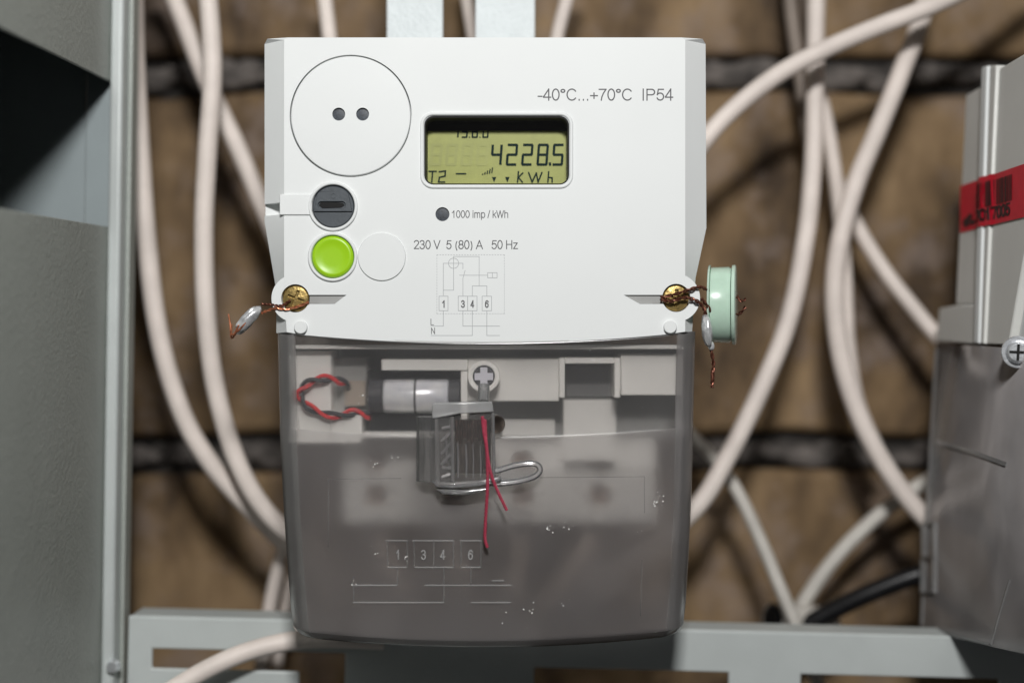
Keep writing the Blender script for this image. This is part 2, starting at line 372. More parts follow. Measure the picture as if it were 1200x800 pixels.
# ------------------------------------------------------------ mounting rail and upright bars
rail = empty('mounting_rail', 'pale grey slotted steel rail running behind the bottoms of both meters', 'rail')
RY = .052
def grid_plate(bm, xs, zs, solid, y0, y1):
    vf, vb = {}, {}
    def v(d, i, j, y):
        if (i, j) not in d:
            p = W(xs[i], zs[j], RY); d[(i, j)] = bm.verts.new((p.x, y, p.z))
        return d[(i, j)]
    ok = lambda i, j: 0 <= i < len(xs)-1 and 0 <= j < len(zs)-1 and solid((xs[i]+xs[i+1])/2, (zs[j]+zs[j+1])/2)
    for i in range(len(xs)-1):
        for j in range(len(zs)-1):
            if not ok(i, j): continue
            bm.faces.new([v(vf, *q, y0) for q in ((i, j), (i+1, j), (i+1, j+1), (i, j+1))])
            bm.faces.new([v(vb, *q, y1) for q in ((i, j+1), (i+1, j+1), (i+1, j), (i, j))])
            for (di, dj, q1, q2) in ((-1, 0, (i, j+1), (i, j)), (1, 0, (i+1, j), (i+1, j+1)), (0, -1, (i, j), (i+1, j)), (0, 1, (i+1, j+1), (i, j+1))):
                if not ok(i+di, j+dj): bm.faces.new((v(vf, *q1, y0), v(vb, *q1, y1), v(vb, *q2, y1), v(vf, *q2, y0)))
bm = bmesh.new()
def solid(x, z):
    if z < 719+13*.0: return False
    if 179 < x < 405 and 757 < z < 780: return False
    if 352 < x < 405 and z > 757: return False
    if 627 < x < 855 and z > 768: return False
    if 940 < x < 1172 and z > 768: return False
    return True
grid_plate(bm, [150, 179, 352, 405, 627, 855, 940, 1172, 1330], [719, 757, 768, 780, 900], solid, RY, RY+.002)
rp = bevel(obj('face_plate', bm, M['paint'], rail), .0008, 3)
bm = bmesh.new(); a = W(152, 719, RY); b = W(1330, 719, RY); boxw(bm, a.x, RY+.0022, a.z-.002, b.x, RY+.018, a.z-.0002)
bevel(obj('top_flange', bm, M['paint'], rail), .0006, 2)
# slight lean of the rail (drops to the right)
rail.rotation_euler = (0, R(1.45), 0)
piv = W(600, 731, RY); Rm = Matrix.Rotation(R(1.45), 3, 'Y'); rail.location = piv - Rm @ piv + Vector((0, 0, -13*S*1.104))
for k, (x0, x1, lab) in enumerate(((453, 519, 'left of the two white upright bars rising above the white meter'), (557, 627, 'right of the two white upright bars rising above the white meter'))):
    t = empty('upright_bar', lab, 'bar', group='white upright bars behind the meter')
    bm = bmesh.new(); a, b = W(x0, 0, .05), W(x1, 0, .05)
    boxw(bm, a.x, .0506, .05, b.x, .0518, .30); bevel(obj('face', bm, M['bar'], t), .0004, 2)
    e = a.x if k == 0 else b.x; s = 1 if k == 0 else -1
    bm = bmesh.new(); boxw(bm, min(e, e+s*.0015), .0520, .05, max(e, e+s*.0015), .068, .30); obj('flange', bm, M['bar'], t)

# ------------------------------------------------------------ cables
def cable(name, label, pts, wpx, m=M['cable'], y=None, group='beige cables hanging behind the meters', n=8):
    P = []
    for q in pts:
        yy = q[2] if len(q) > 2 else y
        P.append(W(q[0], q[1], yy))
    ym = sum(p.y for p in P)/len(P); r = wpx*.45*S*(D+ym)/D
    C = catmull(P, n)
    bm = bmesh.new(); tube(bm, C, r, 16)
    o = obj(name, bm, m, None, 60); tag(o, label, 'cable', group); return o
cable('power_cable', 'beige cable hugging the cabinet edge, leftmost of all the cables', [(156, -60, .09), (158, 60, .09), (164, 170, .09), (172, 280, .09), (186, 390, .09), (212, 480, .092), (245, 540, .095), (290, 592, .10), (340, 640, .105), (400, 680, .11)], 25)
cable('power_cable', 'upright beige cable curving under the clear cover, between cabinet and meter', [(236, -60, .078), (245, 10, .078), (249, 90, .078), (243, 180, .078), (239, 270, .078), (242, 370, .078), (254, 460, .08), (282, 550, .083), (322, 610, .087), (380, 650, .09)], 25)
cable('power_cable', 'beige cable slanting down right behind the upper left edge of the meter', [(180, -60, .11), (207, 5, .11), (240, 90, .11), (275, 165, .11), (305, 235, .11), (345, 330, .105), (380, 420, .10)], 24)
cable('power_cable', 'short stretch of beige cable above the round port of the meter', [(374, -60, .10), (381, 0, .10), (388, 60, .095), (396, 130, .09), (400, 200, .09)], 20)
cable('power_cable', 'thin beige cable glimpsed between the two white upright bars', [(540, -60, .12), (548, 5, .11), (556, 60, .10), (560, 130, .09)], 16)
cable('power_cable', 'short beige cable just right of the right upright bar', [(680, -60, .11), (664, 0, .105), (652, 50, .10), (645, 120, .095)], 18)
cable('power_cable', 'beige cable arching from the meter edge up across the top right', [(760, 260, .085), (800, 200, .085), (845, 142, .085), (905, 92, .085), (965, 59, .085), (1030, 31, .085), (1090, 8, .085), (1150, -22, .09), (1230, -70, .10)], 24)
cable('power_cable', 'beige cable sweeping down to the right edge of the clear cover', [(958, -60, .115), (956, 30, .113), (955, 110, .11), (953, 190, .108), (944, 280, .105), (924, 375, .10), (890, 460, .097), (850, 540, .095), (815, 595, .092), (750, 650, .09), (680, 680, .09)], 24)
cable('power_cable', 'long beige cable bowing left then running under the right meter', [(1095, -60, .12), (1080, 20, .115), (1058, 80, .11), (1030, 150, .108), (1003, 215, .106), (984, 285, .104), (978, 350, .104), (986, 420, .104), (1008, 490, .104), (1040, 550, .104), (1078, 600, .104), (1140, 660, .104)], 25)
cable('power_cable', 'beige cable dropping straight down behind the long bowed cable', [(958, 100, .125), (970, 150, .125), (982, 230, .125), (990, 320, .125), (994, 400, .125), (1005, 470, .125), (1030, 530, .125)], 19)
cable('power_cable', 'beige cable slanting down right to the waist of the right meter', [(975, 200, .135), (1003, 262, .13), (1035, 315, .125), (1070, 360, .12), (1102, 398, .115), (1150, 450, .11)], 20)
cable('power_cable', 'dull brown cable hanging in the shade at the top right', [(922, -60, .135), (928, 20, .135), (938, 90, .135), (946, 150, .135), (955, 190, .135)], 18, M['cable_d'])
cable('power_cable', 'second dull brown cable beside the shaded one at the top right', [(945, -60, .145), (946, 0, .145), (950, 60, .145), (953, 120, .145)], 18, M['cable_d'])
cable('power_cable', 'thin greyish white cable running down over the rail, lower right', [(800, 500, .125), (832, 532, .12), (862, 572, .115), (890, 630, .11), (915, 690, .105), (938, 745, .10), (962, 810, .095), (985, 880, .09)], 17, M['cable_w'])
cable('power_cable', 'thin greyish white cable rising right from the rail to the right meter', [(920, 745, .13), (945, 700, .13), (980, 652, .13), (1025, 607, .13), (1075, 570, .13), (1130, 540, .13)], 19, M['cable_w'])
cable('power_cable', 'thick black cable curving behind the rail to the right meter', [(860, 760, .125), (915, 748, .12), (970, 718, .115), (1020, 694, .11), (1080, 672, .105), (1150, 660, .10)], 25, M['cable_b'])
cable('power_cable', 'beige cable crossing in front of the rail, bottom left', [(120, 860, .03), (190, 815, .034), (240, 785, .038), (290, 763, .042), (345, 750, .046), (400, 748, .046), (450, 750, .048)], 25)
cable('power_cable', 'stub of beige cable rising behind the rail left of the clear cover', [(305, 790, .12), (313, 730, .12), (325, 670, .12), (345, 600, .12)], 18)
cable('power_cable', 'second stub of beige cable tight against the clear cover', [(325, 780, .125), (332, 730, .125), (341, 680, .125), (360, 620, .125)], 14)
# loose cut cable end, hollow with black inside
t = empty('conduit_end', 'pale cut conduit end with a black hollow, behind the rail', 'conduit')
bm = bmesh.new(); c = W(905, 727, .118)
P = [c+Vector((.010*i, .004*i, -.0015*i)) for i in range(4)]
tube(bm, P, .0085, 20, cap=False); obj('sleeve', bm, M['cable_w'], t)
bm = bmesh.new(); P2 = [c+Vector((-.001, 0, .001))+Vector((.010*i, .004*i, -.0015*i)) for i in range(4)]
tube(bm, P2, .0062, 16); obj('core', bm, M['cable_b'], t)

# ------------------------------------------------------------ main meter
mt = empty('electricity_meter', 'white electricity meter with green display, lime button and frosted lower cover', 'electricity meter')
outer = [(306, 47), (311, 43), (825, 43), (830, 47), (831, 265), (818, 325), (814, 389)]
inner = [(333, 47), (337, 44.2), (799, 44.2), (803, 47), (803, 275), (803, 325), (803, 388.5)]
nb = 24
for i in range(1, nb):
    x = 803-(803-336)*i/nb; py = 403-((x-565)/240)**2*13
    inner.append((x, py-.8)); outer.append((x+(x-565)*.02, py))
outer += [(320, 390), (320, 340), (306, 258)]; inner += [(336, 389), (333, 340), (333, 268)]
bm = bmesh.new()
I = [bm.verts.new(W0(p, 0)) for p in inner]
O = [bm.verts.new(W0(p, .007 if (p[0] < 335 or p[0] > 800) and p[1] > 44 else (.004 if p[1] < 44 else .001))) for p in outer]
Bk = [bm.verts.new(W0((p[0]+(565-p[0])*.02, p[1]), .045)) for p in outer]
bm.faces.new(I); loopbridge(bm, I, O); loopbridge(bm, O, Bk); bm.faces.new(Bk[::-1])
bmesh.ops.triangulate(bm, faces=[f for f in bm.faces if len(f.verts) == 4])
body = obj('housing', bm, M['white'], mt)
c = bmesh.new(); Y0 = -.01
prism(c, rrect(497, 136, 667, 216.5, 11), Y0, .0135)
prism(c, circ(411, 136, 71.6, 96), Y0, .003)
prism(c, circ(390.5, 242, 25.5), Y0, .005); prism(c, circ(390, 301, 25.5), Y0, .005)
prism(c, circ(518.5, 251, 8.2, 32), Y0, .003)
prism(c, circ(346, 349.5, 16.5), Y0, .004); prism(c, circ(792.5, 349, 16.5), Y0, .004)
cut(body, c)
c = bmesh.new()
prism(c, [(360, 345.5), (406, 345.5), (392, 356), (360, 356)], Y0, .0016)
prism(c, [(731, 345.5), (778, 345.5), (778, 356), (750, 356)], Y0, .0016)
prism(c, [(295, 237), (334, 237), (334, 251), (295, 251)], Y0, .0085)
cut(body, c)
bevel(body, .00022, 2, 25)
for pts in ([(362.5, 346), (405, 346), (391.5, 355.5), (362.5, 355.5)], [(732.5, 346), (776, 346), (776, 355.5), (750.5, 355.5)]):
    bm = bmesh.new(); prism(bm, pts, .0009, .00155); obj('shaded_slot_floor', bm, M['grey'], mt)  # grey floor puts the shade inside the slot into its colour
# port cover with two optical windows
bm = bmesh.new(); lathe_y(bm, 411, 136, [(70, .0028), (70, .0002), (69.2, -.0001), (66, -.0002), (0, -.0002)], 96)
pc = obj('port_cover', bm, M['white'], mt)
c = bmesh.new(); prism(c, circ(397, 134, 7.6, 32), Y0, .0015); prism(c, circ(425, 134, 7.6, 32), Y0, .0015); cut(pc, c)
bevel(pc, .00012, 2)
for x in (397, 425):
    bm = bmesh.new(); lathe_y(bm, x, 134, [(7.4, .0014), (7.3, .0009), (3, .0008), (0, .0008)], 32); obj('optical_lens', bm, M['lens'], pc)
bm = bmesh.new(); lathe_y(bm, 518.5, 251, [(8, .0028), (7.9, .0009), (3.5, .0008), (0, .0008)], 32); obj('indicator_lens', bm, M['lens'], mt)
# display
bm = bmesh.new(); P = rrect(494.5, 133.5, 669.5, 219, 13, 8)
P = [W0(p, -.0001) for p in P]; P.append(P[0]); P.append(P[1]); tube(bm, P, .0007, 8, cap=False); obj('window_rim', bm, M['white'], mt, 80)
bm = bmesh.new(); a = rrect(497.8, 136.8, 666.2, 215.7, 10.5, 8); b = rrect(498.6, 137.6, 665.4, 214.9, 10, 8)
A1 = [bm.verts.new(W0(p, .0006)) for p in a]; A2 = [bm.verts.new(W0(p, .0132)) for p in a]; B1 = [bm.verts.new(W0(p, .0006)) for p in b]; B2 = [bm.verts.new(W0(p, .0132)) for p in b]
for q, r_ in ((A1, A2), (A2, B2), (B2, B1), (B1, A1)): loopbridge(bm, q, r_)
obj('window_gasket', bm, M['black'], mt)
LY = .0115
bm = bmesh.new(); prism(bm, [(490, 130), (674, 130), (674, 224), (490, 224)], LY, LY+.001)
# keep the display inside the pocket
for v in bm.verts: v.co.x = max(W0((499, 0), 0).x, min(W0((665, 0), 0).x, v.co.x)); v.co.z = max(W0((0, 214.6), 0).z, min(W0((0, 138), 0).z, v.co.z))
lcd = obj('display', bm, M['lcd'], mt)
def on_lcd(px, py, pr=0):
    p = W(px, py, LY); p.y = LY-pr-.0001; return p
SEG = {'a': ((0, 0), (1, 0)), 'b': ((1, 0), (1, .5)), 'c': ((1, .5), (1, 1)), 'd': ((0, 1), (1, 1)), 'e': ((0, .5), (0, 1)), 'f': ((0, 0), (0, .5)), 'g': ((0, .5), (1, .5))}
DG = {'0': 'abcdef', '1': 'bc', '2': 'abged', '3': 'abgcd', '4': 'fgbc', '5': 'afgcd', '8': 'abcdefg'}
def digit(bm, ch, x0, x1, y0, y1, wpx, slant=2):
    for s in DG[ch]:
        (ax, ay), (bx, by) = SEG[s]; dx, dy = (bx-ax), (by-ay); g = .09
        ax += dx*g; bx -= dx*g; ay += dy*g*1.2; by -= dy*g*1.2
        f = lambda u, v: (x0+u*(x1-x0)+slant*(1-v), y0+v*(y1-y0))
        strokes(bm, [[f(ax, ay), f(bx, by)]], wpx, on_lcd)
bm = bmesh.new(); a_ = W(500, 154, LY); b_ = W(664, 132, LY); boxw(bm, a_.x, LY-.0012, a_.z, b_.x, LY-.0004, W0((0, 137.2), 0).z); obj('display_shade_strip', bm, M['black'], mt)  # black strip standing in for the shadow under the window's upper edge
bm = bmesh.new()
for ch, x in zip('42285', (576, 594, 612, 630, 648)): digit(bm, ch, x, x+10.3, 170, 193, 3.0, 1.6)
strokes(bm, [[(644.4, 191.8), (644.6, 193)]], 2.8, on_lcd)
for ch, x in zip('1580', (531, 541.5, 553.5, 566)): digit(bm, ch, x, x+5.5, 148.5, 161, 1.9, .8)
strokes(bm, [[(550, 161), (550.2, 161.2)], [(562.5, 161), (562.7, 161.2)]], 1.3, on_lcd)
L2 = [[(503, 201), (511, 201)], [(507, 201), (506, 213.5)], [(515, 201.5), (522, 200.5), (521.5, 206.5), (515, 208), (514, 213.5), (521, 213.5)],
      [(535, 203.8), (545.5, 203.8)], [(607.5, 201.5), (606.5, 213.5)], [(612.5, 203), (607.5, 208), (612, 213.5)],
      [(619.5, 202.5), (623.5, 213.5), (628.5, 203), (630.5, 213.5), (635, 202.5)], [(643, 201.5), (642, 213.5)], [(642.5, 208), (647, 208.5), (647, 213.5)]]
strokes(bm, L2, 1.8, on_lcd)
for i, h in enumerate((1, 2.2, 3.6, 5, 6.2)): strokes(bm, [[(565.5+i*2.7, 204.5-i*.5), (565.5+i*2.7+h*.15, 204.5-i*.5-h+.8)]], 1.4, on_lcd)
for x in (579, 594.5):
    V = [bm.verts.new(on_lcd(*q, .00006)) for q in ((x-2.6, 207.5), (x+2.6, 207.5), (x, 214))]; bm.faces.new(V)
obj('lit_segments', bm, M['seg'], lcd)
bm = bmesh.new()
for x in (505, 523, 541, 559): digit(bm, '8', x, x+10.5, 170, 193, 3.2)
obj('ghost_segments', bm, M['ghost'], lcd)
bm = bmesh.new(); prism(bm, rrect(498, 137, 666, 215.5, 10), .0009, .0014); obj('window_pane', bm, M['pane'], mt)
# seal lock knob with its slide
bm = bmesh.new(); prism(bm, [(328, 228), (366, 228), (366, 252), (328, 252)], -.0007, .003); bevel(obj('slide_tab', bm, M['white'], mt), .0003, 3)
def softring(cx, cy, ri, ro, h, name):
    bm = bmesh.new(); m_ = (ri+ro)/2
    Ls = []
    for r, y in ((ro, .0008), (ro, -h*.55), (ro-.9, -h), (ri+.9, -h), (ri, -h*.55), (ri, .004)): Ls.append([bm.verts.new(W0(p, y)) for p in circ(cx, cy, r, 64)])
    for a, b in zip(Ls, Ls[1:]): loopbridge(bm, a, b)
    return obj(name, bm, M['white'], mt, 60)
softring(390.5, 242, 25.2, 29, .0011, 'lock_rim'); softring(390, 301, 25.2, 29, .0011, 'button_rim')
bm = bmesh.new(); lathe_y(bm, 390.5, 242, [(24.3, .0045), (24.3, .0004), (23.2, 0), (0, 0)], 64); kn = obj('lock_knob', bm, M['knob'], mt)
arc = [(390.5+23.3*math.cos(R(a)), 242+23.3*math.sin(R(a))) for a in range(-142, -37, 5)]
bm = bmesh.new(); prism(bm, [(367.9, 248), (372.2, 227.5)][::1] + arc[1:-1] + [(408.8, 227.5), (413, 248)], -.0008, .0003); kr = obj('grip', bm, M['knob'], kn)
c = bmesh.new(); prism(c, rrect(373, 236.5, 405, 244.5, 3.8), Y0, .0002); cut(kr, c); bevel(kr, .00018, 2)
bm = bmesh.new(); prism(bm, [(376, 237.2), (385, 236.8), (402, 238), (404, 240.5), (400, 243.2), (378, 244), (373.8, 240.5)], -.0003, .0001); obj('key_slot', bm, M['black'], kn)
bm = bmesh.new(); ring(bm, 391, 229.5, 2.2, 3.4, -.0010, -.0008, 20); obj('mark', bm, M['knob'], kn)
bm = bmesh.new(); lathe_y(bm, 390, 301, [(24.4, .0045), (24.4, -.0001), (23.6, -.0007), (22, -.00115), (19.5, -.00115), (17.5, -.0009), (10, -.0008), (0, -.0008)], 64); obj('push_button', bm, M['green'], mt, 60)
bm = bmesh.new(); lathe_y(bm, 447.5, 301, [(28.2, .001), (28.2, -.0003), (27.4, -.0007), (0, -.0007)], 72); obj('blanking_disc', bm, M['white'], mt)
for cx, cy in ((346, 349.5), (792.5, 349)):
    bm = bmesh.new(); ring(bm, cx, cy, 16.6, 28, .00012, .012, 64); bo = obj('screw_boss', bm, M['white'], mt)
    c = bmesh.new(); prism(c, [(346, 345.5), (406, 345.5), (392, 356), (346, 356)] if cx < 500 else [(731, 345.5), (792, 345.5), (792, 356), (750, 356)], Y0, .0016); cut(bo, c); bevel(bo, .0003, 2)
    bm = bmesh.new(); lathe_y(bm, cx, cy, [(15.6, .0039), (15.6, .0016), (14.2, .0009), (12, .0008), (0, .0005)], 40); s_ = obj('cover_screw', bm, M['brass'], mt)
    c = bmesh.new(); c_ = R(20 if cx < 500 else 5)
    dx, dy = math.cos(c_), math.sin(c_)
    prism(c, [(cx+dx*u-dy*v, cy+dy*u+dx*v) for u, v in ((-10, -1.8), (-1.8, -1.8), (-1.8, -10), (1.8, -10), (1.8, -1.8), (10, -1.8), (10, 1.8), (1.8, 1.8), (1.8, 10), (-1.8, 10), (-1.8, 1.8), (-10, 1.8))], Y0, .0018)
    cut(s_, c); bevel(s_, .0001, 1)
for cx, cy in ((353, 383.5), (785, 383)):
    bm = bmesh.new(); lathe_y(bm, cx, cy, [(7.6, .001), (7.6, -.0015), (6.8, -.0018), (0, -.0018)], 32); obj('peg', bm, M['white'], mt, 30)
# printing
text('lettering', '-40°C...+70°C  IP54', 630, 789, 117.5, 12.8, front, M['print'], mt)
text('lettering', '1000 imp / kWh', 529.5, 595.5, 255, 8, front, M['print'], mt)
text('lettering', '230 V  5 (80) A   50 Hz', 485, 607, 291.5, 9.6, front, M['print'], mt)
text('lettering', 'L', 504.5, 508.5, 380.5, 6.8, front, M['print'], mt)
text('lettering', 'N', 504.5, 510.5, 391, 6.8, front, M['print'], mt)
for ch, x in (('1', 519.5), ('3', 542.5), ('4', 553.5), ('6', 570.5)): text('lettering', ch, x-2.2, x+2.2, 360, 7.6, front, M['print'], mt, .17)
def rc(x0, y0, x1, y1): return [(x0, y0), (x1, y0), (x1, y1), (x0, y1), (x0, y0)]
wd = [[(519.5, 346), (519.5, 308.5), (542.5, 308.5), (542.5, 315)], circ(531.5, 308.5, 6, 20)+circ(531.5, 308.5, 6, 20)[:1], [(531.5, 309), (531.5, 340), (519.5, 340)], [(531.5, 308), (531.5, 300.5), (561.5, 300.5), (561.5, 335)],
      [(553.5, 347), (553.5, 335), (570.5, 335), (570.5, 347)], [(538.5, 322.5), (571, 322.5)], rc(571.5, 319.5, 582.5, 325.5), [(577, 319.5), (577, 325.5)], [(542.5, 326), (542.5, 347)], [(545, 317), (542.5, 326)],
      rc(514.5, 347, 525, 364), rc(537, 347, 548, 364), rc(548, 347, 559, 364), rc(565, 347, 576, 364),
      [(519.5, 364), (519.5, 382), (505, 382)], [(542.5, 364), (542.5, 382), (585.5, 382)], [(553.5, 364), (553.5, 393), (505, 393)], [(570.5, 364), (570.5, 393), (585.5, 393)]]
bm = bmesh.new(); strokes(bm, wd, .62, front, .00004); obj('wiring_diagram', bm, M['printline'], mt)
dots = []
for (ax, ay, bx, by) in ((512, 298.5, 591, 298.5), (591, 298.5, 591, 367.5), (591, 367.5, 512, 367.5), (512, 367.5, 512, 298.5)):
    n = int(math.hypot(bx-ax, by-ay)/1.6)
    for i in range(0, n, 2): dots.append([(ax+(bx-ax)*i/n, ay+(by-ay)*i/n), (ax+(bx-ax)*(i+.9)/n, ay+(by-ay)*(i+.9)/n)])
bm = bmesh.new(); strokes(bm, dots, .5, front, .00004); obj('dotted_outline', bm, M['printline'], mt)

# ---- terminal cover
def edge(py):       # left and right silhouette
    pts = [(385, 318, 821), (505, 321, 818), (600, 326, 815), (700, 333, 810), (742, 338, 805)]
    for a, b in zip(pts, pts[1:]):
        if py <= b[0] or b is pts[-1]:
            t = (py-a[0])/(b[0]-a[0]); return a[1]+(b[1]-a[1])*t, a[2]+(b[2]-a[2])*t
def cover_depth(row):   # row py at edge -> front depth
    if row <= 497: return .0005
    if row <= 500: return .0005-(row-497)/3*.0005
    return 0.0-(row-500)/240*.0012
rowsC = [388, 392, 420, 460, 496, 499, 502, 540, 600, 660, 710, 734, 741, 744]
bm = bmesh.new(); G = []
for ri, py in enumerate(rowsC):
    xl, xr = edge(py); d0 = cover_depth(py); late = max(0, (py-734)/10)
    k = 12+(py-390)/350*3.5
    prof = [(xl+2, .042), (xl+.5, .012), (xl+3, .0075), (xl+9, .0042), (xl+17, .0016), (xl+26, 0)]
    line = [(x, y) for x, y in prof]
    nf = 22; fa, fb = xl+26, xr-26
    for i in range(1, nf): line.append((fa+(fb-fa)*i/nf, 0))
    line += [(xr-(x-xl), y) for x, y in prof[::-1]]
    row = []
    for x, y in line:
        bow = 1-((x-565)/250)**2
        yy = y+d0-bow*.0006+ late*late*.004
        row.append(bm.verts.new(W0((x if late == 0 else 565+(x-565)*(1-.012*late), py+k*max(0, bow)), max(yy, d0-.002))))
    G.append(row)
# underside
under = [bm.verts.new(v.co+Vector((0, 0, .0006))) for v in G[-1]]
for v in under: v.co.y = .042
G.append(under)
fi = []
for i in range(len(G)-1):
    for j in range(len(G[0])-1):
        f = bm.faces.new((G[i][j], G[i][j+1], G[i+1][j+1], G[i+1][j])); f.material_index = 2 if (j < 5 or j > len(G[0])-7) else (0 if i < 5 else 1)
bmesh.ops.recalc_face_normals(bm, faces=bm.faces)
cov = obj('terminal_cover', bm, None, mt, 28, [M['cover_clear'], M['cover_frost'], M['cover_edge']])
sm = cov.modifiers.new('wall', 'SOLIDIFY'); sm.thickness = .0014; sm.offset = -1
# cover surface function for relief
def on_cover(px, py, pr=0):
    bow = max(0, 1-((px-565)/250)**2)
    return W0((px, py), cover_depth(py-12*bow)-bow*.0006-pr)
def flute(polys, wpx, m, name, th=.00018):
    for P_ in polys:
        bm = bmesh.new(); strokes(bm, [P_], wpx, on_cover, th); obj(name, bm, m, cov)
flute([[(415, 684.5), (465, 684.5)], [(499, 684.5), (598, 684.5)], [(415, 704.5), (520, 704.5)], [(553, 704.5), (598, 704.5)], [(453, 632.5), (477, 632.5)], [(455, 663.5), (476, 663.5)],
       [(484, 632.5), (531, 632.5)], [(487, 663.5), (531, 663.5)], [(540, 632.5), (564, 632.5)], [(541, 663.5), (563, 663.5)], [(577, 679), (590, 679)]], 1.5, M['emboss'], 'lit_raised_line')  # hazier plastic paints in the light caught by level strokes
flute([[(454, 633), (455, 663)], [(477.5, 633), (477.5, 663)], [(485.5, 633), (486, 663)], [(508.5, 633), (508.5, 663)], [(531.5, 633), (531.5, 663)], [(540.5, 633), (540.5, 663)], [(563.5, 633), (563.5, 663)],
       [(415, 675), (415, 704)], [(520.5, 664), (520.5, 704)], [(552, 664), (552, 684)], [(466, 664), (466, 684)]], 1.6, M['emboss_faint'], 'shaded_raised_line')  # fainter plastic paints in the weaker light on upright strokes
flute([[(385, 640), (385, 561), (470, 560)], [(632, 559), (755, 558), (755, 600)], [(752, 655), (750, 720)]], .9, M['emboss_faint'], 'mould_line')
for ch, x in (('1', 466), ('3', 496.5), ('4', 519), ('6', 551.5)): text('raised_figure', ch, x-3, x+3, 654, 10, on_cover, M['emboss'], cov, .17, .0002)
bm = bmesh.new(); dr = random.Random(3)
cl = [(693, 418, 3), (770, 590, 6), (645, 617, 5), (665, 615, 4), (745, 627, 3), (620, 712, 6), (660, 706, 4), (440, 540, 5), (462, 539, 4), (395, 724, 2), (440, 645, 3), (776, 580, 4), (475, 655, 4), (416, 683, 4), (430, 470, 3), (590, 720, 3)]
for x, y, n in cl:
    for k in range(n):
        a, b = x+dr.gauss(0, 4), y+dr.gauss(0, 3.5); s = dr.uniform(.4, 1.35)
        V = [bm.verts.new(on_cover(a+s*dr.uniform(.4, 1.3)*math.cos(t_), b+s*dr.uniform(.4, 1.3)*math.sin(t_), .0001)) for t_ in (0, 1.1, 2.3, 3.4, 4.5, 5.4)]
        bm.faces.new(V)
for k in range(140):
    a, b = dr.uniform(350, 795), dr.uniform(420, 740); s = dr.uniform(.15, .45)
    V = [bm.verts.new(on_cover(a+s*math.cos(t_), b+s*math.sin(t_), .0001)) for t_ in (0, 1.5, 3.1, 4.6)]; bm.faces.new(V)
du = obj('dust', bm, M['dust'], cov); du['kind'] = 'stuff'

# ---- things behind the cover
def inner_box(name, r, ya, yb, m=M['white2'], parent=mt, bv=.0004, bm=None):
    bm = bmesh.new(); boxp(bm, *r, ya, yb); return bevel(obj(name, bm, m, parent), bv, 2)
tb = bmesh.new()
inner_box('base_plate', (346, 404, 797, 512), .030, .044, M['grey'])
inner_box('top_ledge', (346, 404, 797, 409), .006, .029)
inner_box('terminal_wall', (346, 411, 388, 519), .011, .0295)
inner_box('terminal_wall', (388.5, 486, 424, 519), .011, .0295)
inner_box('battery_tray', (388.5, 419, 430, 485.5), .019, .0295, M['grey'])
inner_box('frame_strip', (447, 421, 548, 434), .009, .0295)
inner_box('frame_strip', (540, 434.5, 548, 508), .0095, .0295)
inner_box('frame_strip', (424.5, 507, 539, 513), .0095, .0295)
inner_box('screw_panel', (548.5, 420, 655, 470), .0125, .0295)
inner_box('frame_strip', (655.5, 419, 662, 466), .0085, .0295)
inner_box('frame_strip', (662.3, 419, 719.7, 426), .0085, .0295)
inner_box('frame_strip', (720, 419, 727, 466), .0085, .0295)
inner_box('terminal_wall', (727.5, 415, 793, 463), .0115, .0295)
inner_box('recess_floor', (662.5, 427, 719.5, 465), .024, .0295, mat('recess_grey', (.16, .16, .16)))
inner_box('terminal_ridge', (588, 492, 650, 512), .024, .0295)
inner_box('terminal_ridge', (660, 468, 722, 540), .022, .0295)
# lower terminal block with sunk screws
tbk = inner_box('terminal_block', (402, 514, 768, 612), .028, .0445, M['white2'])
c = bmesh.new()
holes = [(440, 540), (440, 580), (530, 545), (530, 588), (612, 540), (612, 580), (703, 540), (703, 580)]
for x, y in holes:
    p = W(x, y, .028); q = (p.x/S+600, 400-p.z/S); prism(c, circ(q[0], q[1], 14, 24), .02, .036)
cut(tbk, c)
for x, y in holes:
    p = W(x, y, .0335); q = (p.x/S+600, 400-p.z/S); bm = bmesh.new(); lathe_y(bm, q[0], q[1], [(13.5, .0358), (13.3, .034), (11, .0335), (0, .0335)], 24); obj('terminal_screw', bm, M['brown'], tbk)
for x in (440, 612, 703):
    inner_box('stem', (x-5, 594, x+5, 612), .020, .0279, M['white2'], tbk)
# central captive screw on a collar
bm = bmesh.new(); p = W(567, 441, .004); q = (p.x/S+600, 400-p.z/S)
ring(bm, q[0], q[1], 13, 19, .0035, .0124, 40); bevel(obj('screw_collar', bm, M['white2'], mt), .0004, 2)
bm = bmesh.new(); lathe_y(bm, q[0], q[1], [(12.5, .010), (12.5, .0045), (11, .004), (0, .004)], 36); cs = obj('centre_screw', bm, M['dark'], mt)
bm = bmesh.new()
for a, b in ((4.2, 11), (11, 4.2)): prism(bm, [(q[0]-a, q[1]-b), (q[0]+a, q[1]-b), (q[0]+a, q[1]+b), (q[0]-a, q[1]+b)], .0034 if a < 5 else .00345, .0041)
obj('cross_recess', bm, mat('lilac_grey_plastic', (.60, .60, .66), .4), cs)
# wires leaving the terminals, part of the scene behind the frosted plastic
for x, sw, lab in ((440, 30, 'leftmost of the beige wires leaving the terminals behind the frosted cover'), (530, 12, 'second beige wire from the left leaving the terminals behind the frosted cover'), (612, -10, 'third beige wire from the left leaving the terminals behind the frosted cover'), (703, -50, 'rightmost of the beige wires leaving the terminals behind the frosted cover')):
    cable('supply_wire', lab, [(x, 606, .037), (x+sw*.4, 650, .036), (x+sw, 690, .042), (x+sw*1.6, 722, .058), (x+sw*2, 760, .066), (x+sw*2, 900, .066)], 26, M['cable_d'], group='wires leaving the terminals')

